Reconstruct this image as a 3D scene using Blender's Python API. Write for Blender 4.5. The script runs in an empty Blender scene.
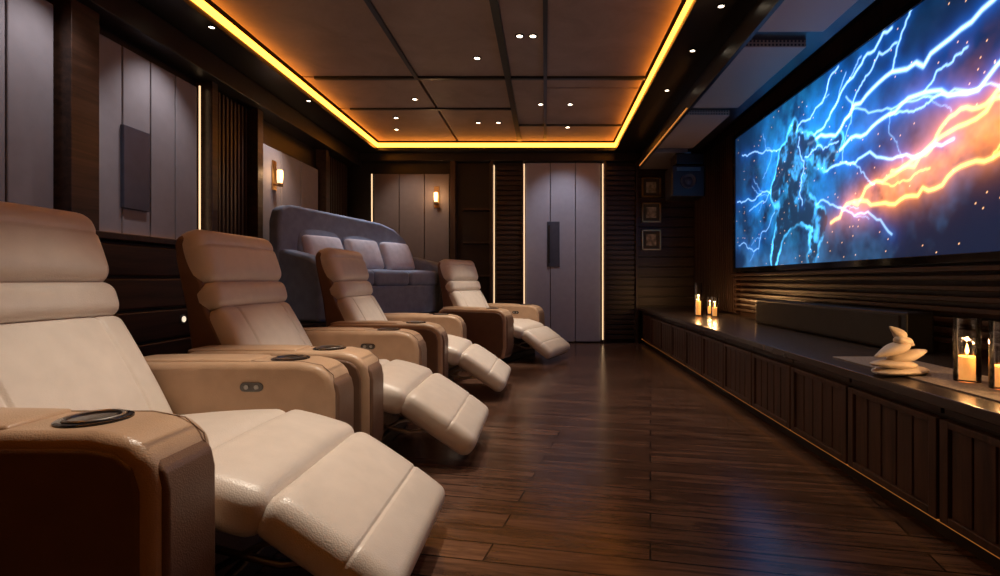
import bpy, bmesh, math, random
import numpy as np
from mathutils import Vector, Matrix
random.seed(4); rng=np.random.RandomState(7)
D=bpy.data; C=bpy.context
C.scene.view_settings.view_transform='Standard'
def link(o,parent=None):
    C.scene.collection.objects.link(o)
    if parent is not None: o.parent=parent
    return o
def empty(name,loc=(0,0,0),rot=0,parent=None):
    e=D.objects.new(name,None); e.location=loc; e.rotation_euler=(0,0,rot); e.empty_display_size=.1
    return link(e,parent)
# ---------------- materials
def base(name):
    m=D.materials.new(name); m.use_nodes=True; nt=m.node_tree
    return m,nt,nt.nodes['Principled BSDF']
def N(nt,t,**k):
    n=nt.nodes.new(t)
    for a,b in k.items():
        if a in n.inputs: n.inputs[a].default_value=b
        else: setattr(n,a,b)
    return n
def rgba(c): return (c[0],c[1],c[2],1)
def plain(name,c,rough=.5,metal=0,var=.12,scale=12,bump=.0,bscale=200):
    m,nt,p=base(name)
    tc=N(nt,'ShaderNodeTexCoord'); no=N(nt,'ShaderNodeTexNoise',Scale=scale,Detail=4.0)
    nt.links.new(tc.outputs['Object'],no.inputs['Vector'])
    r=N(nt,'ShaderNodeValToRGB')
    r.color_ramp.elements[0].position=.3; r.color_ramp.elements[1].position=.7
    r.color_ramp.elements[0].color=rgba([x*(1-var) for x in c]); r.color_ramp.elements[1].color=rgba([min(1,x*(1+var)) for x in c])
    nt.links.new(no.outputs['Fac'],r.inputs['Fac']); nt.links.new(r.outputs['Color'],p.inputs['Base Color'])
    p.inputs['Roughness'].default_value=rough; p.inputs['Metallic'].default_value=metal
    if bump:
        v=N(nt,'ShaderNodeTexVoronoi',Scale=bscale); b=N(nt,'ShaderNodeBump',Strength=bump,Distance=.002)
        nt.links.new(tc.outputs['Object'],v.inputs['Vector']); nt.links.new(v.outputs['Distance'],b.inputs['Height']); nt.links.new(b.outputs['Normal'],p.inputs['Normal'])
    return m
def wood(name,c1,c2,sc=(1,1,1),rough=.4,spec=.5):
    m,nt,p=base(name)
    tc=N(nt,'ShaderNodeTexCoord'); mp=N(nt,'ShaderNodeMapping'); mp.inputs['Scale'].default_value=sc
    no=N(nt,'ShaderNodeTexNoise',Scale=3.0,Detail=6.0,Roughness=.65,Distortion=.6)
    nt.links.new(tc.outputs['Object'],mp.inputs['Vector']); nt.links.new(mp.outputs['Vector'],no.inputs['Vector'])
    r=N(nt,'ShaderNodeValToRGB'); r.color_ramp.elements[0].position=.32; r.color_ramp.elements[1].position=.68
    r.color_ramp.elements[0].color=rgba(c1); r.color_ramp.elements[1].color=rgba(c2)
    nt.links.new(no.outputs['Fac'],r.inputs['Fac']); nt.links.new(r.outputs['Color'],p.inputs['Base Color'])
    b=N(nt,'ShaderNodeBump',Strength=.15,Distance=.002); nt.links.new(no.outputs['Fac'],b.inputs['Height']); nt.links.new(b.outputs['Normal'],p.inputs['Normal'])
    p.inputs['Roughness'].default_value=rough; p.inputs['Specular IOR Level'].default_value=spec
    return m
def emit(name,c,s):
    m,nt,p=base(name); p.inputs['Base Color'].default_value=rgba(c); p.inputs['Emission Color'].default_value=rgba(c); p.inputs['Emission Strength'].default_value=s
    return m
def floor_mat():
    m,nt,p=base('walnut_planks')
    g=N(nt,'ShaderNodeNewGeometry'); mp=N(nt,'ShaderNodeMapping'); mp.inputs['Rotation'].default_value=(0,0,.2)
    nt.links.new(g.outputs['Position'],mp.inputs['Vector'])
    br=N(nt,'ShaderNodeTexBrick',Scale=1.0); br.offset=.37
    br.inputs['Mortar Size'].default_value=.004; br.inputs['Mortar Smooth'].default_value=.2; br.inputs['Brick Width'].default_value=1.5; br.inputs['Row Height'].default_value=.12
    br.inputs['Color1'].default_value=(.0,.0,.0,1); br.inputs['Color2'].default_value=(1,1,1,1); br.inputs['Mortar'].default_value=(.5,.5,.5,1)
    nt.links.new(mp.outputs['Vector'],br.inputs['Vector'])
    m2=N(nt,'ShaderNodeMapping'); m2.inputs['Scale'].default_value=(1.2,12,1)
    nt.links.new(mp.outputs['Vector'],m2.inputs['Vector'])
    ad=N(nt,'ShaderNodeVectorMath',operation='MULTIPLY_ADD'); ad.inputs[1].default_value=(7,3,5)
    nt.links.new(br.outputs['Color'],ad.inputs[0]); nt.links.new(m2.outputs['Vector'],ad.inputs[2])
    no=N(nt,'ShaderNodeTexNoise',Scale=2.2,Detail=8.0,Roughness=.65,Distortion=.8); nt.links.new(ad.outputs[0],no.inputs['Vector'])
    r=N(nt,'ShaderNodeValToRGB'); e=r.color_ramp.elements; e[0].position=.3; e[1].position=.72
    e[0].color=(.030,.014,.010,1); e[1].color=(.22,.115,.075,1)
    nt.links.new(no.outputs['Fac'],r.inputs['Fac'])
    mx=N(nt,'ShaderNodeMixRGB',blend_type='MULTIPLY'); mx.inputs[0].default_value=.6
    nt.links.new(r.outputs['Color'],mx.inputs[1]); 
    ramp=N(nt,'ShaderNodeValToRGB'); ramp.color_ramp.elements[0].color=(.35,.35,.35,1); nt.links.new(br.outputs['Color'],ramp.inputs['Fac']); nt.links.new(ramp.outputs['Color'],mx.inputs[2])
    mm=N(nt,'ShaderNodeMixRGB'); mm.inputs[2].default_value=(.004,.002,.0015,1)
    nt.links.new(br.outputs['Fac'],mm.inputs[0]); nt.links.new(mx.outputs[0],mm.inputs[1]); nt.links.new(mm.outputs[0],p.inputs['Base Color'])
    b=N(nt,'ShaderNodeBump',Strength=.5,Distance=.004); b.invert=True; nt.links.new(br.outputs['Fac'],b.inputs['Height'])
    b2=N(nt,'ShaderNodeBump',Strength=.12,Distance=.002); nt.links.new(no.outputs['Fac'],b2.inputs['Height']); nt.links.new(b.outputs['Normal'],b2.inputs['Normal'])
    nt.links.new(b2.outputs['Normal'],p.inputs['Normal'])
    p.inputs['Roughness'].default_value=.22
    return m
def perforated():
    m,nt,p=base('perforated_metal'); tc=N(nt,'ShaderNodeTexCoord'); v=N(nt,'ShaderNodeTexVoronoi',Scale=38.0,Randomness=0.0)
    nt.links.new(tc.outputs['Object'],v.inputs['Vector'])
    r=N(nt,'ShaderNodeValToRGB'); e=r.color_ramp.elements; e[0].position=.28; e[0].color=(.02,.02,.02,1); e[1].position=.36; e[1].color=(.30,.22,.17,1)
    nt.links.new(v.outputs['Distance'],r.inputs['Fac']); nt.links.new(r.outputs['Color'],p.inputs['Base Color']); p.inputs['Roughness'].default_value=.5
    return m
def glassy():
    m=D.materials.new('clear_glass'); m.use_nodes=True; nt=m.node_tree; nt.nodes.clear()
    o=N(nt,'ShaderNodeOutputMaterial'); mx=N(nt,'ShaderNodeMixShader'); t=N(nt,'ShaderNodeBsdfTransparent'); g=N(nt,'ShaderNodeBsdfGlossy'); g.inputs['Roughness'].default_value=.05
    fr=N(nt,'ShaderNodeFresnel',IOR=1.5); t.inputs[0].default_value=(.95,.95,.95,1)
    nt.links.new(fr.outputs[0],mx.inputs[0]); nt.links.new(t.outputs[0],mx.inputs[1]); nt.links.new(g.outputs[0],mx.inputs[2]); nt.links.new(mx.outputs[0],o.inputs[0]); return m
M={}
M['cream']=plain('cream_leather',(.68,.61,.54),.33,bump=.3,bscale=220,var=.05)
M['tan']=plain('tan_leather',(.46,.31,.20),.33,bump=.3,bscale=260,var=.08)
M['caramel']=plain('caramel_leather',(.17,.10,.066),.34,bump=.3,bscale=260,var=.08)
M['thread']=plain('stitch_thread',(.30,.21,.15),.6)
M['brownl']=plain('brown_leather',(.10,.05,.034),.42,bump=.3,bscale=200)
M['black']=plain('black_plastic',(.012,.012,.013),.35)
M['gloss']=plain('black_gloss',(.01,.01,.011),.08)
M['dring']=plain('dark_steel',(.10,.095,.09),.2,.9)
M['metal']=plain('brushed_metal',(.35,.33,.31),.3,1)
M['brass']=plain('brass',(.55,.36,.16),.3,1)
M['wood']=wood('dark_walnut',(.016,.008,.005),(.06,.03,.018),(8,8,.6),.38)
M['woodh']=wood('walnut_long_grain',(.016,.008,.005),(.065,.032,.019),(6,.5,8),.34)
M['woodv']=wood('walnut_upright_grain',(.022,.010,.006),(.085,.040,.024),(8,8,.8),.33)
M['woodx']=wood('walnut_cross_grain',(.014,.007,.0045),(.052,.026,.016),(.5,8,9),.38)
M['black_wood']=wood('ebony_wood',(.005,.0035,.003),(.016,.010,.008),(2,2,2),.4)
M['panel']=plain('upholstered_wall_panel',(.25,.23,.24),.7,var=.05,bump=.2,bscale=500)
M['door']=plain('painted_door',(.30,.29,.345),.5,var=.04)
M['inset']=plain('slate_inset',(.045,.05,.075),.4)
M['ceil']=wood('ceiling_veneer',(.27,.185,.14),(.36,.25,.19),(.8,.8,.8),.55,.3)
M['soffit']=plain('dark_soffit',(.012,.009,.008),.3)
M['cabtop']=plain('cabinet_top_stone',(.06,.048,.045),.22)
M['runner']=plain('woven_runner',(.24,.21,.19),.8,bump=1,bscale=120,var=.3,scale=90)
M['fabric']=plain('slate_fabric',(.25,.31,.41),.75,bump=.4,bscale=300)
M['pillow']=plain('pillow_fabric',(.66,.62,.63),.8,bump=.4,bscale=300)
M['stone']=plain('carved_stone',(.62,.56,.50),.6,var=.15,bump=.4,bscale=60)
M['wax']=emit('glowing_candle_wax',(1,.42,.10),.75); M['flame']=emit('candle_flame',(1,.62,.2),6)  # wax emission stands in for flame light showing through the candle body
M['led']=emit('amber_led',(1,.31,.03),7.5); M['ledw']=emit('warm_white_led',(1,.66,.36),1.3); M['ledf']=emit('cabinet_led',(1,.36,.07),.6); M['ledb']=emit('plinth_glow_led',(1,.36,.07),.22)
M['lamp']=emit('downlight_lens',(1,.82,.6),12); M['step']=emit('step_lens',(1,.82,.6),1.0); M['shade']=emit('sconce_glass',(1,.62,.28),2.5)
M['perf']=perforated(); M['glass']=glassy(); M['floor']=floor_mat()
M['mat']=plain('print_mount',(.05,.045,.04),.6); M['art']=plain('print_art',(.34,.30,.25),.6,var=.9,scale=14)
# ---------------- mesh helpers
def mk(name,vs,fs,mat,parent=None,smooth=False,bev=0,seg=3,mw=None):
    me=D.meshes.new(name); me.from_pydata([tuple(v) for v in vs],[],fs); me.validate()
    b=bmesh.new(); b.from_mesh(me); bmesh.ops.recalc_face_normals(b,faces=b.faces); b.to_mesh(me); b.free()
    me.materials.append(mat)
    if smooth or bev:
        for p in me.polygons: p.use_smooth=True
    o=D.objects.new(name,me); link(o,parent)
    if mw is not None: o.matrix_local=mw
    if bev:
        md=o.modifiers.new('bevel','BEVEL'); md.width=bev; md.segments=seg; md.limit_method='ANGLE'; md.angle_limit=math.radians(28); md.harden_normals=True
    return o
BF=[(0,1,2,3),(4,5,6,7),(0,1,5,4),(1,2,6,5),(2,3,7,6),(3,0,4,7)]
def bv(x0,x1,y0,y1,z0,z1): return [(x0,y0,z0),(x1,y0,z0),(x1,y1,z0),(x0,y1,z0),(x0,y0,z1),(x1,y0,z1),(x1,y1,z1),(x0,y1,z1)]
def boxes(name,L,mat,parent=None,bev=0,seg=2):
    vs=[];fs=[]
    for b in L:
        k=len(vs); vs+=bv(*b); fs+=[tuple(i+k for i in f) for f in BF]
    return mk(name,vs,fs,mat,parent,bev=bev,seg=seg)
def box(name,*b,mat,parent=None,bev=0,seg=2): return boxes(name,[b],mat,parent,bev,seg)
def prism(name,pts,y0,y1,mat,parent=None,bev=0,seg=4,axis='y'):
    n=len(pts)
    if axis=='y': vs=[(x,y0,z) for x,z in pts]+[(x,y1,z) for x,z in pts]
    elif axis=='x': vs=[(y0,y,z) for y,z in pts]+[(y1,y,z) for y,z in pts]
    else: vs=[(x,y,y0) for x,y in pts]+[(x,y,y1) for x,y in pts]
    fs=[tuple(range(n)),tuple(range(n,2*n))]+[(i,(i+1)%n,(i+1)%n+n,i+n) for i in range(n)]
    return mk(name,vs,fs,mat,parent,bev=bev,seg=seg)
def lathe(name,prof,mat,parent=None,loc=(0,0,0),n=28,axis='z',cap=True):
    vs=[];fs=[]
    for r,z in prof:
        for i in range(n):
            a=2*math.pi*i/n; v=(r*math.cos(a),r*math.sin(a),z)
            if axis=='y': v=(v[0],v[2],v[1])
            if axis=='x': v=(v[2],v[0],v[1])
            vs.append((v[0]+loc[0],v[1]+loc[1],v[2]+loc[2]))
    for k in range(len(prof)-1):
        for i in range(n):
            j=(i+1)%n; fs.append((k*n+i,k*n+j,(k+1)*n+j,(k+1)*n+i))
    if cap: fs.append(tuple(range(n))); fs.append(tuple(range((len(prof)-1)*n,len(prof)*n)))
    o=mk(name,vs,fs,mat,parent,smooth=True)
    try:
        o.data.set_sharp_from_angle(angle=math.radians(35))
    except Exception: pass
    return o
def rpad(name,L,W,T,mat,parent,mw,r=.04,bulge=.02,nx=12,ny=14,grooves=(),sag=0):
    h=(L/2,W/2,T/2); r=min(r,.49*T,.49*L)
    def ax(k,n):
        H=h[k]; a=list(np.linspace(-(H-r),H-r,n))+[s*(H-r*q) for q in (0,.2,.45,.72) for s in (-1,1)]
        for g in grooves:
            if k<2 and g[0]=='xy'[k]:
                a+=[g[1]+g[3]*q for q in (-2,-1.3,-.7,-.3,0,.3,.7,1.3,2)]
        return sorted(set(round(v,6) for v in a if -H<=v<=H))
    A=[ax(0,nx),ax(1,ny),ax(2,3)]
    vs=[];idx={};fs=[]
    def vid(p):
        k=tuple(round(v,6) for v in p)
        if k in idx: return idx[k]
        inn=[max(-(h[i]-r),min(h[i]-r,p[i])) for i in range(3)]
        d=Vector([p[i]-inn[i] for i in range(3)]); d.normalize(); q=Vector(inn)+d*r
        fx=1-(q.x/h[0])**2; fy=1-(q.y/h[1])**2
        if q.z>0:
            q.z+=bulge*(max(fx,0)**.6)*(max(fy,0)**.6)
            for g in grooves:
                c=q.x if g[0]=='x' else q.y
                q.z-=g[2]*math.exp(-((c-g[1])/g[3])**2)
        q.y*=1+.012*fx
        q.z+=sag*fx
        idx[k]=len(vs); vs.append(q); return idx[k]
    for a in range(3):
        b,c=[i for i in range(3) if i!=a]
        for s in (-1,1):
            for i in range(len(A[b])-1):
                for j in range(len(A[c])-1):
                    f=[]
                    for di,dj in ((0,0),(1,0),(1,1),(0,1)):
                        p=[0,0,0]; p[a]=s*h[a]; p[b]=A[b][i+di]; p[c]=A[c][j+dj]; f.append(vid(p))
                    if len(set(f))==4: fs.append(tuple(f))
    return mk(name,vs,fs,mat,parent,smooth=True,mw=mw)
def surf(name,p0,p1,W,T,mat,parent,y=0,**k):
    d=Vector((p1[0]-p0[0],0,p1[1]-p0[1])); L=d.length; d.normalize(); n=Vector((-d.z,0,d.x)); c=Vector(((p0[0]+p1[0])/2,y,(p0[1]+p1[1])/2))-n*T/2
    mw=Matrix(((d.x,0,n.x,c.x),(0,1,0,c.y),(d.z,0,n.z,c.z),(0,0,0,1)))
    return rpad(name,L,W,T,mat,parent,mw,**k)
def tube(name,pts,r,mat,parent=None,cyc=False):
    cu=D.curves.new(name,'CURVE'); cu.dimensions='3D'; cu.bevel_depth=r; cu.bevel_resolution=3
    s=cu.splines.new('POLY'); s.points.add(len(pts)-1)
    for i,p in enumerate(pts): s.points[i].co=(*p,1)
    s.use_cyclic_u=cyc; cu.materials.append(mat); cu.use_fill_caps=True
    o=D.objects.new(name,cu); return link(o,parent)
# ---------------- dimensions
XL,XR,YB,YF,H=-3.0,2.3,7.9,-1.6,2.85
HC=2.98
# ---------------- shell
box('floor',XL-.1,XR+.1,YF-.1,YB+.1,-.1,0,mat=M['floor'])
box('wall_left',XL-.1,XL,YF,YB,0,3.1,mat=M['black_wood'])
box('wall_right',XR,XR+.1,YF,YB,0,3.1,mat=M['wood'])
box('wall_back',XL-.1,XR+.1,YB,YB+.1,0,3.1,mat=M['black_wood'])
box('wall_front',XL-.1,XR+.1,YF-.1,YF,0,3.1,mat=M['black_wood'])
wl=empty('trim_3'); wr=empty('trim_4'); wb=empty('trim_5')
ce=box('ceiling',XL-.1,XR+.1,YF-.1,YB+.1,3.06,3.16,mat=M['soffit'])
CX0,CX1,CY0,CY1=-2.46,1.03,-.9,7.62
boxes('soffit',[(XL,CX0,YF,YB,H,3.06),(CX1,XR,YF,YB,H,3.06),(CX0,CX1,CY1,YB,H,3.06),(CX0,CX1,YF,CY0,H,3.06)],M['soffit'],ce)
e=.012; z0,z1=H+.045,H+.105
boxes('cove_led',[(CX0,CX0+e,CY0,CY1,z0,z1),(CX1-e,CX1,CY0,CY1,z0,z1),(CX0,CX1,CY1-e,CY1,z0,z1),(CX0,CX1,CY0,CY0+e,z0,z1)],M['led'],ce)
P=[]
g=.014
cols=[(-2.44,-1.28),(-1.28,-.36),(-.36,0.0),(0.0,1.01)]
rows={0:[-.88,2.1,5.2,6.15,7.6],1:[-.88,2.9,5.2,6.15,7.6],2:[-.88,5.2,6.8,7.6],3:[-.88,3.4,5.5,6.8,7.6]}
for i,(a,b) in enumerate(cols):
    r=rows[i]
    for k in range(len(r)-1): P.append((a+g,b-g,r[k]+g,r[k+1]-g,HC,3.05))
boxes('ceiling_panels',P,M['ceil'],ce,bev=.004)
boxes('ceiling_rails',[(-.40,-.34,-.8,7.5,HC-.03,HC+.03),(-.015,.02,-.8,7.5,HC-.025,HC+.03),(-1.30,-1.265,-.8,5.2,HC-.025,HC+.03),(-2.3,1.0,5.175,5.22,HC-.025,HC+.03),(-2.3,-.38,6.13,6.165,HC-.02,HC+.03),(-.36,1.0,6.78,6.815,HC-.02,HC+.03)],M['black'],ce)
def downlight(x,y,z,power=0,size=65,aim=None,col=(1,.82,.62),r=.026):
    d=empty('recessed_downlight',(x,y,z))
    lathe('ring',[(r*1.5,0),(r*1.5,-.006),(r,-.008),(r,0)],M['dring'],d,cap=False)
    lathe('lens',[(r*.98,-.001),(r*.98,-.003)],M['lamp'],d,n=20)
    if power:
        l=D.lights.new('spot','SPOT'); l.energy=power; l.color=col; l.spot_size=math.radians(size); l.spot_blend=.8; l.shadow_soft_size=.04
        o=link(D.objects.new('spot',l),d); o.location=(0,0,-.03)
        t=Vector(aim if aim else (x,y,0))-Vector((x,y,z-.03)); o.rotation_euler=t.to_track_quat('-Z','Y').to_euler()
CW=(1,.86,.70)
downlight(-.60,2.05,HC,225,46,(-1.0,1.72,.5),CW)
downlight(-.62,3.2,HC,200,40,(-.85,2.95,.45),CW)
downlight(-.62,4.75,HC,250,40,(-.90,4.45,.5),CW)
downlight(-.21,4.32,HC,45,70,(.1,4.3,0)); downlight(-.10,4.32,HC)
downlight(-.05,6.0,HC,220,40,(-.55,6.35,.5),CW)
downlight(-1.86,6.5,HC,85,55,(-2.1,5.9,1.1),(.80,.86,1))
for x,y in ((-.86,6.7),(-.60,6.7),(-1.46,5.83)): downlight(x,y,HC)
downlight(.29,6.0,HC,50,80,(.35,5.8,0))
downlight(.3,6.9,HC,42,75,(.27,7.9,1.5),(.82,.86,1))  # added fixture, put in to light the door wall
downlight(-2.0,7.0,HC,36,70,(-2.0,7.9,1.5),(1,.85,.75))
for y in (2.95,3.9,5.5): downlight(-2.5,y,H,28,85,(-2.98,y,1.5),(.97,.90,.95),.02)
downlight(-2.5,1.4,H,22,85,(-2.98,1.4,1.5),(.95,.92,1),.02)
for y in (3.6,4.3,5.2): downlight(1.22,y,H,22 if y>4 else 28,80,(.9,y-.3,0),r=.02)
downlight(.3,2.2,HC,50,85,(.4,2.6,0))  # added fixture out of view, brightens the near floor
# ---------------- left wall
def wall_panel(y0,y1,z0,z1,nb,inset=None):
    w=(y1-y0)/nb
    boxes('fabric_boards',[(XL,XL+.06,y0+i*w+.006,y0+(i+1)*w-.006,z0,z1) for i in range(nb)],M['panel'],wl,bev=.008)
    if inset: boxes('recessed_pull',[(XL+.05,XL+.085,inset[0],inset[1],inset[2],inset[3])],M['inset'],wl,bev=.006)
wall_panel(2.0,3.12,1.27,2.6,4)
wall_panel(3.36,4.4,1.27,2.58,4,(3.60,3.84,1.45,2.03))
wall_panel(.5,1.75,1.27,2.6,4)
wall_panel(5.32,6.75,1.25,2.38,3)
boxes('pilasters',[(XL,XL+.14,3.14,3.34,1.25,2.66),(XL,XL+.14,4.47,4.55,1.25,2.66),(XL,XL+.14,5.18,5.28,.56,2.66),(XL,XL+.14,6.8,6.9,.56,2.66),(XL,XL+.14,1.77,1.98,1.25,2.66)],M['woodh'],wl,bev=.005)
boxes('wall_slats',[(XL,XL+.05,4.58+i*.06,4.61+i*.06,.56,2.65) for i in range(10)]+[(XL,XL+.05,6.93+i*.06,6.96+i*.06,.56,2.65) for i in range(14)],M['wood'],wl)
box('trim_1',XL,XL+.22,YF,YB,2.66,H,mat=M['black_wood'],bev=.006)
boxes('wall_led',[(XL+.06,XL+.070,4.415,4.425,1.27,2.6)],M['ledw'],wl)
boxes('wall_led_low',[(XL+.06,XL+.072,3.4,4.4,1.262,1.27)],M['ledf'],wl)
wn=empty('wood_wainscot')
box('body',XL+.005,-2.72,YF+.02,4.55,0,1.2,mat=M['black_wood'],parent=wn,bev=.01)
box('ledge',XL+.005,-2.66,YF+.02,4.57,1.2,1.245,mat=M['woodx'],parent=wn,bev=.008)
boxes('horizontal_boards',[(-2.73,-2.685,YF+.05,4.52,za,zb) for za,zb in ((.10,.30),(.315,.52),(.535,.74),(.755,.96),(.975,1.18))],M['woodh'],wn,bev=.014,seg=3)
for y in (2.3,3.85):
    lathe('step_light_ring',[(.034,0),(.034,.008),(.026,.01)],M['metal'],wn,(-2.683,y,.66),axis='x'); lathe('step_light',[(.022,0),(.022,.011)],M['step'],wn,(-2.683,y,.66),axis='x')
# ---------------- sconces
def sconce(x,y,z,rot):
    s=empty('sconce_light',(x,y,z),rot)
    box('backplate',0,.015,-.04,.04,-.16,.16,mat=M['brass'],parent=s,bev=.004)
    box('arm',.01,.06,-.01,.01,-.11,-.09,mat=M['brass'],parent=s)
    lathe('holder',[(.03,-.12),(.035,-.1),(.035,-.085)],M['brass'],s,(.07,0,0))
    lathe('glass_shade',[(.024,-.085),(.03,-.03),(.03,.05),(.026,.06)],M['shade'],s,(.07,0,0))
    l=D.lights.new('bulb','POINT'); l.energy=3.5; l.color=(1,.56,.26); l.shadow_soft_size=.04
    o=link(D.objects.new('bulb',l),s); o.location=(.16,0,.02)
sconce(XL+.06,5.63,2.08,0)
sconce(-1.63,YB-.06,2.2,-math.pi/2)
# ---------------- back wall
def bpanel(x0,x1,z0,z1,nb,mat,name,dep=.06,par=wb):
    w=(x1-x0)/nb
    boxes(name,[(x0+i*w+.005,x0+(i+1)*w-.005,YB-dep,YB,z0,z1) for i in range(nb)],mat,par,bev=.007)
bpanel(-2.58,-1.44,.56,2.55,3,plain('taupe_board',(.17,.13,.115),.6,var=.05),'fabric_boards')
boxes('pilasters',[(-1.42,-1.34,YB-.12,YB,.56,2.73),(-.83,-.78,YB-.12,YB,0,2.73),(-.345,-.325,YB-.12,YB,0,2.73),(.885,.92,YB-.12,YB,0,2.73),(1.36,1.40,YB-.12,YB,0,2.73)],M['wood'],wb,bev=.004)
boxes('horizontal_slats',[(-.74,-.345,YB-.05,YB,.06+i*.075,.115+i*.075) for i in range(35)]+[(.92,1.36,YB-.05,YB,.06+i*.075,.115+i*.075) for i in range(35)]+[(1.41,XR,YB-.03,YB,.56+i*.15,.69+i*.15) for i in range(14)],M['woodx'],wb,bev=.004)
boxes('alcove_shelves',[(-1.24,-.83,YB-.1,YB,.5+i*.5,.53+i*.5) for i in range(4)],M['wood'],wb)
boxes('wall_led',[(-2.62,-2.605,YB-.06,YB-.045,.6,2.55),(-.775,-.76,YB-.06,YB-.045,.05,2.68),(-.322,-.306,YB-.075,YB-.06,.05,2.7),(.862,.878,YB-.075,YB-.06,.05,2.7)],M['ledw'],wb)
box('trim_2',XL,XR,YB-.14,YB,2.73,H,mat=M['black_wood'],bev=.006)
dr=empty('door_1')
boxes('door_boards',[(-.30+i*.38+.004,-.30+(i+1)*.38-.004,YB-.055,YB-.003,.02,2.72) for i in range(3)],M['door'],dr,bev=.008)
box('recessed_pull',.03,.22,YB-.075,YB-.05,1.15,1.83,mat=M['inset'],parent=dr,bev=.006)
box('pull_bar',.05,.075,YB-.11,YB-.07,1.2,1.78,mat=M['black'],parent=dr,bev=.005)
for i,(a,b) in enumerate(((2.20,2.50),(1.82,2.12),(1.40,1.71))):
    f=empty('picture_frame')
    x0,x1=1.46,1.75; t=.022
    boxes('frame',[(x0,x1,YB-.07,YB-.03,a,a+t),(x0,x1,YB-.07,YB-.03,b-t,b),(x0,x0+t,YB-.07,YB-.03,a,b),(x1-t,x1,YB-.07,YB-.03,a,b)],M['brass'],f,bev=.003)
    box('mount',x0+t,x1-t,YB-.045,YB-.03,a+t,b-t,mat=M['mat'],parent=f)
    box('print',x0+.07,x1-.07,YB-.05,YB-.03,a+.07,b-.07,mat=M['art'],parent=f)
# ---------------- right wall
boxes('vertical_slats',[(XR-.05,XR,6.12+i*.075,6.165+i*.075,.56,2.72) for i in range(23)],M['wood'],wr,bev=.004)
boxes('louvres',[(XR-.09,XR,-1.4,6.08,.60+i*.058,.63+i*.058) for i in range(7)],M['woodx'],wr,bev=.006)
boxes('wall_rail',[(XR-.13,XR,-1.4,6.1,.995,1.025)],M['woodh'],wr,bev=.006)
bk=empty('ceiling_bulkhead')
box('bulkhead_body',1.44,2.0,YF+.05,YB-.15,2.64,H,mat=M['soffit'],parent=bk,bev=.006)
boxes('acoustic_grille',[(1.40,1.84,y0,y0+1.30,2.59,2.645) for y0 in (-.9,.62,2.14,3.66,5.18)]+[(1.40,1.84,6.7,7.7,2.59,2.645)],M['perf'],bk,bev=.006)
boxes('edge_led',[(1.36,1.37,5.0,7.5,2.60,2.606)],M['ledf'],bk)
boxes('edge_fin',[(1.37,1.40,YF+.1,7.6,2.585,2.70)],M['black'],bk)
# ---------------- screen
SX=2.2; SY0,SY1=6.0,2.2; Z0,Z1=1.09,2.57
W,Hh=SY0-SY1,Z1-Z0
nu,nv=500,195
s=np.linspace(0,W,nu); t=np.linspace(0,Hh,nv); S,T=np.meshgrid(s,t)
def vnoise(fx,fy,sx,sy):
    gx,gy=int(W*fx)+3,int(Hh*fy)+3; G=rng.rand(gy,gx)
    X=(S*fx+sx%1); Y=(T*fy+sy%1); i=np.floor(X).astype(int); j=np.floor(Y).astype(int); a=X-i; b=Y-j; a=a*a*(3-2*a); b=b*b*(3-2*b)
    i=np.clip(i,0,gx-2); j=np.clip(j,0,gy-2)
    return (G[j,i]*(1-a)+G[j,i+1]*a)*(1-b)+(G[j+1,i]*(1-a)+G[j+1,i+1]*a)*b
def fbm(f,o=5):
    r=0;am=.5;tot=0
    for k in range(o): r=r+am*vnoise(f*2**k,f*2**k,.3*k,.7*k); tot+=am; am*=.6
    r=r/tot; return (r-r.min())/(r.max()-r.min())
n1,n2,n3=fbm(2.2),fbm(3.5),fbm(9,4)
col=np.zeros((nv,nu,3))
def add(mask,c):
    for k in range(3): col[:,:,k]+=mask*c[k]
add(np.ones_like(S),(.0015,.006,.020))
add(np.clip(n1*1.6-.55,0,1)**1.6,(.003,.045,.13))
add(np.exp(-((S-1.75)**2/.8+(T-.9)**2/.22))*np.clip(n2*1.7-.5,0,1),(.006,.16,.50))
add(np.exp(-((S-1.35)**2/.25+(T-.8)**2/.3))*np.clip(n3*1.5-.4,0,1),(.012,.24,.52))
add(np.exp(-((S-.8)**2/.3+(T-.6)**2/.3))*np.clip(n2*1.7-.5,0,1),(.004,.09,.26))
add(np.clip(.55-T,0,1)*1.6*np.clip(n1*1.8-.6,0,1),(.02,.06,.11))
band=np.exp(-((T-(.36+.20*(S-2.2)))/.13)**2)*np.clip((S-2.0)/.6,0,1)*np.clip(n2*1.9-.65,0,1)
add(band,(.7,.20,.02))
add(np.exp(-((S-3.3)**2/.35+(T-.85)**2/.04))*np.clip(n1*1.5-.3,0,1),(.22,.06,.04))
def cap(ax,ay,bx,by,r0,r1):
    dx,dy=bx-ax,by-ay; h=np.clip(((S-ax)*dx+(T-ay)*dy)/(dx*dx+dy*dy+1e-9),0,1)
    return np.hypot(S-ax-h*dx,T-ay-h*dy)-(r0+(r1-r0)*h)
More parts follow.
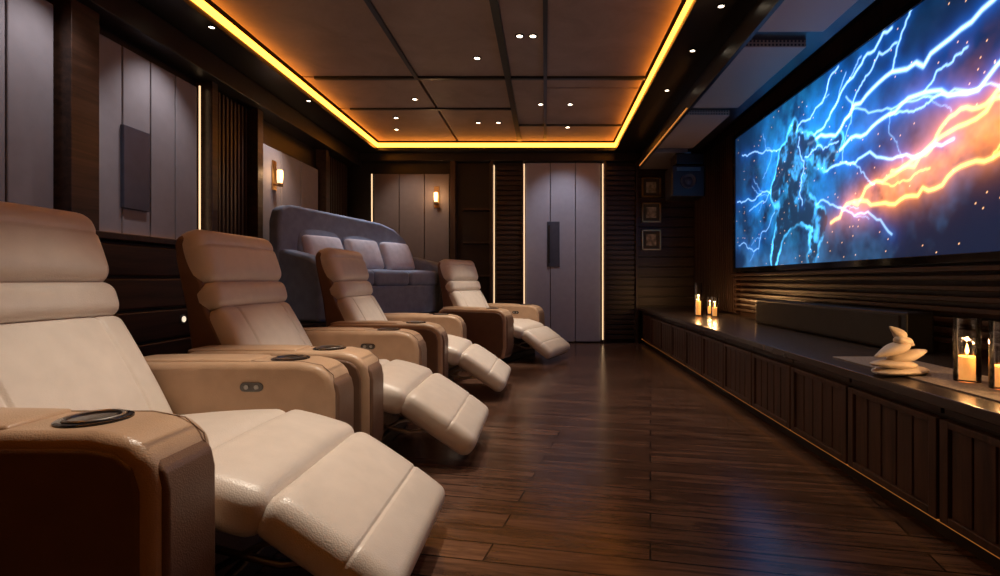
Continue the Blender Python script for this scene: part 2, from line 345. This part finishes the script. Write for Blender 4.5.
def bolt(p,q,c,w=.010,gl=.045,amp=.16,I=1.0,br=2):
    pts=[np.array(p,float),np.array(q,float)]
    a=amp*np.hypot(*(pts[1]-pts[0]))
    for _ in range(5):
        o=[]
        for i in range(len(pts)-1):
            m=(pts[i]+pts[i+1])/2; d=pts[i+1]-pts[i]; nrm=np.array([-d[1],d[0]])/(np.hypot(*d)+1e-9)
            o+=[pts[i],m+nrm*a*rng.randn()*.5]
        pts=o+[pts[-1]]; a*=.52
    dm=np.full_like(S,9.)
    for i in range(len(pts)-1):
        dm=np.minimum(dm,cap(*pts[i],*pts[i+1],0,0))
    add(np.exp(-(dm/w)**2)*I,(.50,.90,1.25) if c[2]>.6 else (1.5,.75,.16))
    add(np.exp(-dm/gl)*.34*I,c)
    for _ in range(br):
        k=rng.randint(6,len(pts)-8); ang=rng.randn()*.6; d=pts[-1]-pts[k]; L=.4
        R=np.array([[math.cos(ang),-math.sin(ang)],[math.sin(ang),math.cos(ang)]])@d*L
        bolt(pts[k],pts[k]+R,c,w*.55,gl*.6,amp*1.1,I*.6,0)
B=(.005,.18,.95); O=(1.0,.25,.02)
for p,q,I,w in (((1.65,1.0),(3.75,1.40),1,.012),((1.6,1.05),(2.7,1.46),.7,.009),((1.9,.8),(3.8,1.12),1,.011),((1.4,1.15),(2.1,1.46),.6,.007),((1.3,1.0),(.2,1.25),.45,.006),
            ((1.1,.7),(.05,.75),.45,.006),((1.1,.5),(.1,.25),.35,.005),((1.6,.55),(2.7,.15),.45,.007),((1.9,.72),(3.2,.62),.7,.008),((1.2,.9),(.4,.6),.35,.005),((2.2,1.2),(3.6,.75),.5,.006)):
    bolt(p,q,B,w=w,I=I)
sd=np.minimum.reduce([cap(1.42,.95,1.5,.52,.21,.15),cap(1.36,1.15,1.37,1.19,.09,.08),cap(1.22,1.0,1.64,.98,.12,.13),
 cap(1.66,.97,1.9,.78,.10,.075),cap(1.9,.78,2.12,.92,.075,.05),cap(1.20,.97,1.0,.70,.10,.075),cap(1.0,.70,1.12,.46,.075,.05),
 cap(1.54,.5,1.82,.34,.14,.10),cap(1.82,.34,1.72,.06,.10,.07),cap(1.42,.5,1.12,.33,.14,.10),cap(1.12,.33,1.0,.05,.10,.07)])+.07*(n3-.5)+.05*(n2-.5)
ins=np.clip(-sd/.012+.5,0,1)
for k in range(3): col[:,:,k]*=(1-.92*ins)
add(ins,(.003,.018,.045))
add(ins*np.clip(n3*2.8-1.25,0,1)**1.4,(.05,.36,.80))
add(np.exp(-(sd/.014)**2)*np.clip(n2*2.2-.6,0,1),(.10,.6,1.15))
for p,q in (((1.5,1.1),(1.55,.5)),((1.6,.9),(2.1,.9))): bolt(p,q,B,w=.005,gl=.02,amp=.3,I=.6,br=0)
for p,q in (((2.0,.30),(3.8,.80)),((2.3,.42),(3.8,.62)),((2.7,.55),(3.8,.97))): bolt(p,q,O,w=.012,gl=.055,I=.85,br=1)
sp=np.zeros_like(S)
for _ in range(170):
    a,b=rng.rand()*W,rng.rand()*Hh
    i,j=int(a/W*(nu-1)),int(b/Hh*(nv-1)); sp[j,i]=1
add(sp,(1.0,.5,.2))
col=np.clip(col,0,1.4)
vs=np.stack([np.full_like(S,SX),SY0-S,Z0+T],-1).reshape(-1,3)
idx=np.arange(nu*nv).reshape(nv,nu)
q=np.stack([idx[:-1,:-1],idx[:-1,1:],idx[1:,1:],idx[1:,:-1]],-1).reshape(-1,4)
me=D.meshes.new('display'); me.from_pydata(vs.tolist(),[],q.tolist())
at=me.color_attributes.new('picture','FLOAT_COLOR','POINT')
cc=np.ones((nu*nv,4),dtype=np.float32); cc[:,:3]=col.reshape(-1,3); at.data.foreach_set('color',cc.ravel())
m,nt,p=base('screen_picture'); a=N(nt,'ShaderNodeAttribute'); a.attribute_name='picture'
nt.links.new(a.outputs['Color'],p.inputs['Emission Color']); p.inputs['Emission Strength'].default_value=2.2; p.inputs['Base Color'].default_value=(.01,.01,.01,1); p.inputs['Roughness'].default_value=.5
me.materials.append(m)
sc=empty('projection_screen'); link(D.objects.new('display',me),sc)
b=.05
boxes('bezel',[(SX-.015,SX+.03,SY1-b,SY0+b,Z0-b,Z0),(SX-.015,SX+.03,SY1-b,SY0+b,Z1,Z1+b),(SX-.015,SX+.03,SY0,SY0+b,Z0,Z1),(SX-.015,SX+.03,SY1-b,SY1,Z0,Z1)],M['gloss'],sc,bev=.004)
box('housing',SX+.01,XR-.004,SY1-.03,SY0+.03,Z0-.03,Z1+.03,mat=M['black'],parent=sc)
# ---------------- media cabinet
cb=empty('media_cabinet'); CX=1.41; CE=YB-.15
box('carcass',CX+.03,XR-.006,YF+.05,CE,.08,.50,mat=M['black_wood'],parent=cb)
box('plinth',CX+.07,XR-.006,YF+.05,CE,0,.08,mat=M['black_wood'],parent=cb)
box('top',CX-.02,XR-.006,YF+.05,CE,.50,.54,mat=M['cabtop'],parent=cb,bev=.006)
dl=[];ip=[];fr=[]; y=-1.5
while y+.56<CE:
    w=(.552-.008-.08)/5
    dl+=[(CX+.004,CX+.03,y+.048+i*w+.004,y+.048+(i+1)*w-.004,.12,.43) for i in range(5)]
    fr+=[(CX-.006,CX+.03,y+.008,y+.046,.09,.455),(CX-.006,CX+.03,y+.514,y+.552,.09,.455),(CX-.006,CX+.03,y+.046,y+.514,.09,.12),(CX-.006,CX+.03,y+.046,y+.514,.43,.455)]
    ip.append((CX+.012,CX+.03,y+.008,y+.552,.47,.497))
    y+=.56
boxes('door_slats',dl,M['woodv'],cb,bev=.004); boxes('door_frames',fr,M['woodv'],cb,bev=.003); boxes('finger_rail',ip,M['woodh'],cb,bev=.003)
boxes('plinth_led',[(CX+.03,CX+.036,-1.5,CE,.066,.074)],M['ledb'],cb)
box('table_runner',1.52,1.86,.4,2.75,.54,.546,mat=M['runner'],bev=.002)
sb=empty('soundbar')
box('body',2.0,2.16,2.88,4.95,.545,.77,mat=M['black'],parent=sb,bev=.015,seg=3)
box('grille',1.99,2.0,2.93,4.90,.565,.75,mat=plain('speaker_cloth',(.03,.028,.028),.9,bump=1,bscale=300),parent=sb,bev=.004)
def candle(x,y,h,r,ch,pw):
    c=empty('hurricane_candle',(x,y,.548))
    lathe('glass_base',[(r,0),(r,.008)],M['glass'],c)
    lathe('glass_chimney',[(r,.0),(r,h),(r-.004,h),(r-.004,.008)],M['glass'],c,cap=False)
    lathe('candle_body',[(r*.68,.008),(r*.7,.012),(r*.7,ch-.004),(r*.62,ch),(r*.4,ch-.008),(r*.1,ch-.01)],M['wax'],c)
    tube('wick',[(0,0,ch-.01),(0.001,0,ch+.012)],.0015,M['black'],c)
    lathe('flame_tip',[(.001,ch+.006),(.006,ch+.014),(.007,ch+.022),(.004,ch+.036),(.0005,ch+.048)],M['flame'],c,n=12)
    l=D.lights.new('glow','POINT'); l.energy=pw; l.color=(1,.5,.18); l.shadow_soft_size=.008
    o=link(D.objects.new('glow',l),c); o.location=(0,0,ch+.06)
candle(1.68,2.07,.25,.045,.10,2.4); candle(1.70,1.925,.25,.045,.085,2.4)
candle(1.74,5.9,.37,.045,.16,4); candle(1.86,5.7,.22,.04,.10,4); candle(1.95,6.15,.2,.04,.09,2)
st=empty('stone_sculpture',(1.53,2.24,.547),.3)
def slab(nm,cx,cy,cz,lx,ly,lz,rot,tilt,pointy=0):
    vs=[];fs=[];n=28;mm=12
    for i in range(mm+1):
        ph=math.pi*i/mm
        for j in range(n):
            th=2*math.pi*j/n; x=math.cos(th)*math.sin(ph)**.7; y=math.sin(th)*math.sin(ph)**.7; z=math.cos(ph)
            if x>0: x*=1+pointy*(x**3); y*=1-.45*pointy*x
            x+=.06*math.sin(3*th+cx*40); vs.append(Vector((x*lx,y*ly,z*lz*(1-.3*pointy*max(x,0)))))
    R=Matrix.Translation((cx,cy,cz))@Matrix.Rotation(rot,4,'Z')@Matrix.Rotation(tilt,4,'Y')
    for i in range(mm):
        for j in range(n): fs.append((i*n+j,i*n+(j+1)%n,(i+1)*n+(j+1)%n,(i+1)*n+j))
    mk(nm,[R@v for v in vs],fs,M['stone'],st,smooth=True)
slab('foot_slab',0,0,.014,.15,.075,.014,0,0)
slab('lower_stone',-.03,0,.042,.11,.055,.018,3.1,-.05,.25)
slab('middle_stone',.025,0,.074,.085,.05,.022,-.1,-.18,.35)
slab('wing_stone',-.03,0,.108,.075,.042,.022,3.1,.28,.6)
slab('upper_stone',.02,0,.138,.055,.036,.020,.2,.25,.6)
slab('crest_stone',-.005,0,.170,.036,.026,.022,3.0,-.6,.7)
pj=empty('hanging_speaker')
box('cabinet',1.60,2.02,6.55,6.95,2.0,2.40,mat=M['black'],parent=pj,bev=.02,seg=3)
box('upper_box',1.66,2.02,6.6,6.9,2.42,2.56,mat=M['soffit'],parent=pj,bev=.015)
box('bracket',1.8,1.88,6.7,6.8,2.38,2.60,mat=M['metal'],parent=pj)
lathe('woofer_ring',[(.10,0),(.10,-.015),(.085,-.02),(.05,-.004),(.03,-.012),(.0,-.016)],M['inset'],pj,(1.81,6.548,2.2),axis='y',cap=False)
boxes('vents',[(1.66,1.96,6.545,6.555,2.33+i*.015,2.337+i*.015) for i in range(3)],M['metal'],pj)
# ---------------- recliners
def recliner(x,y,rot=0):
    r=empty('recliner_chair',(x,y,0),rot); cr,tn,bl,ca=M['cream'],M['tan'],M['brownl'],M['caramel']
    box('plinth',-.86,-.10,-.50,.50,0,.07,mat=M['black'],parent=r,bev=.01)
    box('under_frame',-.80,-.12,-.36,.36,.07,.30,mat=bl,parent=r,bev=.01)
    prof=[(-.86,.07),(-.90,.30),(-.90,.54),(-.87,.60),(-.80,.625),(-.14,.625),(-.06,.61),(-.015,.57),(.0,.50),(.0,.20),(-.03,.07)]
    inn=[(-.83,.09),(-.87,.30),(-.87,.53),(-.85,.575),(-.80,.592),(-.14,.592),(-.08,.58),(-.045,.55),(-.03,.50),(-.03,.20),(-.055,.09)]
    for sg,nm in ((-1,'near'),(1,'far')):
        a,b=(-.575,-.36) if sg<0 else (.36,.575)
        prism('armrest',prof,a,b,tn,r,bev=.035,seg=5)
        prism('arm_side_panel',inn,*((a-.007,a+.04) if sg<0 else (b-.04,b+.007)),ca,r,bev=.012,seg=3)
        yc=(a+b)/2; yi=b if sg<0 else a; sx=1 if sg<0 else -1
        prism('arm_front_panel',[(-.05,.10),(-.05,.575),(-.022,.565),(.003,.535),(.012,.49),(.012,.20),(-.018,.10)],yc-.085,yc+.085,ca,r,bev=.012,seg=3)
        rpad('arm_top_pad',.50,.165,.022,tn,r,Matrix.Translation((-.59,yc,.620)),r=.010,bulge=.010,nx=6,ny=5)
        tube('arm_seam',[(-.88,yi-.035*sx,.612),(-.80,yi-.033*sx,.6255),(-.14,yi-.033*sx,.6255),(-.06,yi-.033*sx,.611),(-.014,yi-.033*sx,.572),(.0,yi-.033*sx,.50),(.0,yi-.033*sx,.2)],.0018,M['thread'],r)
        lathe('cup_holder_plate',[(.074,.0),(.074,.005),(.070,.007),(.060,.007)],M['gloss'],r,(-.22,yc,.624))
        lathe('cup_holder_ring',[(.060,.004),(.060,.010),(.056,.012),(.051,.010),(.050,.004)],M['metal'],r,(-.22,yc,.624),cap=False)
        L=.055;R=.018; pts=[(-.32+L/2*(1 if k<9 else -1)+R*math.cos(math.radians(-90+ (k if k<9 else k-1)*180/8)) , .53+R*math.sin(math.radians(-90+(k if k<9 else k-1)*180/8))) for k in range(18)]
        prism('control_plate',pts,yi-.004,yi+.004,M['dring'],r)
        for dx in (-.02,.02): lathe('control_button',[(.009,-.007),(.009,.007)],M['metal'],r,(-.32+dx,yi,.53),axis='y',n=16)
    sh=[(-.985,1.165),(-.90,.92),(-.88,.80),(-.68,.40),(-.68,.16),(-.90,.16),(-.94,.45),(-.985,.80),(-1.035,1.04),(-1.045,1.13),(-1.025,1.175)]
    prism('back_shell',sh,-.352,.352,ca,r,bev=.022,seg=4)
    surf('back_cushion',(-.815,.83),(-.58,.40),.69,.15,cr,r,r=.045,bulge=.022,grooves=(('y',-.22,.010,.008),('y',.22,.010,.008)))
    surf('lumbar_roll',(-.840,.955),(-.800,.815),.70,.14,cr,r,r=.05,bulge=.016,nx=8)
    surf('headrest',(-.925,1.225),(-.825,.945),.70,.16,cr,r,r=.065,bulge=.02,grooves=(('x',-.05,.006,.010),))
    surf('seat_cushion',(-.68,.415),(-.15,.455),.70,.17,cr,r,r=.05,bulge=.03)
    surf('legrest_pad',(-.16,.462),(.115,.385),.69,.13,cr,r,r=.05,bulge=.025)
    surf('footrest_pad',(.11,.39),(.47,.14),.67,.12,cr,r,r=.05,bulge=.025,grooves=(('x',.05,.005,.006),))
    surf('footrest_back',(.07,.305),(.41,.065),.58,.02,M['black'],r,r=.008,bulge=0)
    for sy in (-.24,.24):
        tube('linkage_arm',[(-.14,sy,.22),(.10,sy,.16),(.26,sy,.18)],.011,M['metal'],r)
        tube('linkage_brace',[(-.14,sy,.12),(.05,sy,.22),(.18,sy,.24)],.009,M['metal'],r)
    return r
recliner(-.83,1.68)
recliner(-.80,2.93)
recliner(-.76,4.42)
recliner(-.22,6.28,math.radians(-22))
# ---------------- platform + sofa
prism('raised_platform',[(XL+.005,4.60),(-2.15,4.60),(-1.25,6.55),(-1.25,YB-.15),(XL+.005,YB-.15)],0,.55,M['woodx'],bev=.01,axis='z')
so=empty('curved_sofa',(-2.20,5.98,.55),math.atan2(-.428,.904)); F=M['fabric']
back=[(-1.03,0),(-1.03,.98),(-1.0,1.10),(-.9,1.15),(.35,1.09),(.6,1.03),(.78,.93),(.92,.78),(1.0,.66),(1.03,.5),(1.03,0)]
prism('back',back,-.08,.08,F,so,bev=.04,axis='x')
box('seat_base',.06,.58,-1.0,1.0,.0,.34,mat=F,parent=so,bev=.02)
ap=[(.04,0),(.04,.70),(.10,.70),(.46,.62),(.56,.57),(.60,.48),(.60,0)]
prism('arm',ap,.83,1.02,F,so,bev=.04); prism('arm',ap,-1.02,-.83,F,so,bev=.04)
for k in range(3):
    yy=-.55+k*.55
    surf('seat_pad',(.12,.50),(.60,.50),.54,.17,F,so,y=yy,r=.05,bulge=.02,nx=6,ny=7)
    surf('back_pad',(.05,1.0-.03*k),(.15,.52),.54,.10,F,so,y=yy,r=.04,bulge=.02,nx=6,ny=7)
    surf('pillow',(.13,.87),(.27,.53),.47,.10,M['pillow'],so,y=yy,r=.045,bulge=.04,nx=8,ny=8)
# ---------------- world + camera
w=D.worlds.new('world'); C.scene.world=w; w.use_nodes=True
w.node_tree.nodes['Background'].inputs[0].default_value=(.25,.3,.5,1); w.node_tree.nodes['Background'].inputs[1].default_value=.02
cam=D.cameras.new('camera'); cam.lens=18.72; cam.sensor_width=36; cam.shift_x=-.045; cam.shift_y=-.008; cam.clip_start=.05
o=link(D.objects.new('camera',cam)); o.location=(0,0,.95); o.rotation_euler=(math.pi/2,0,0); C.scene.camera=o
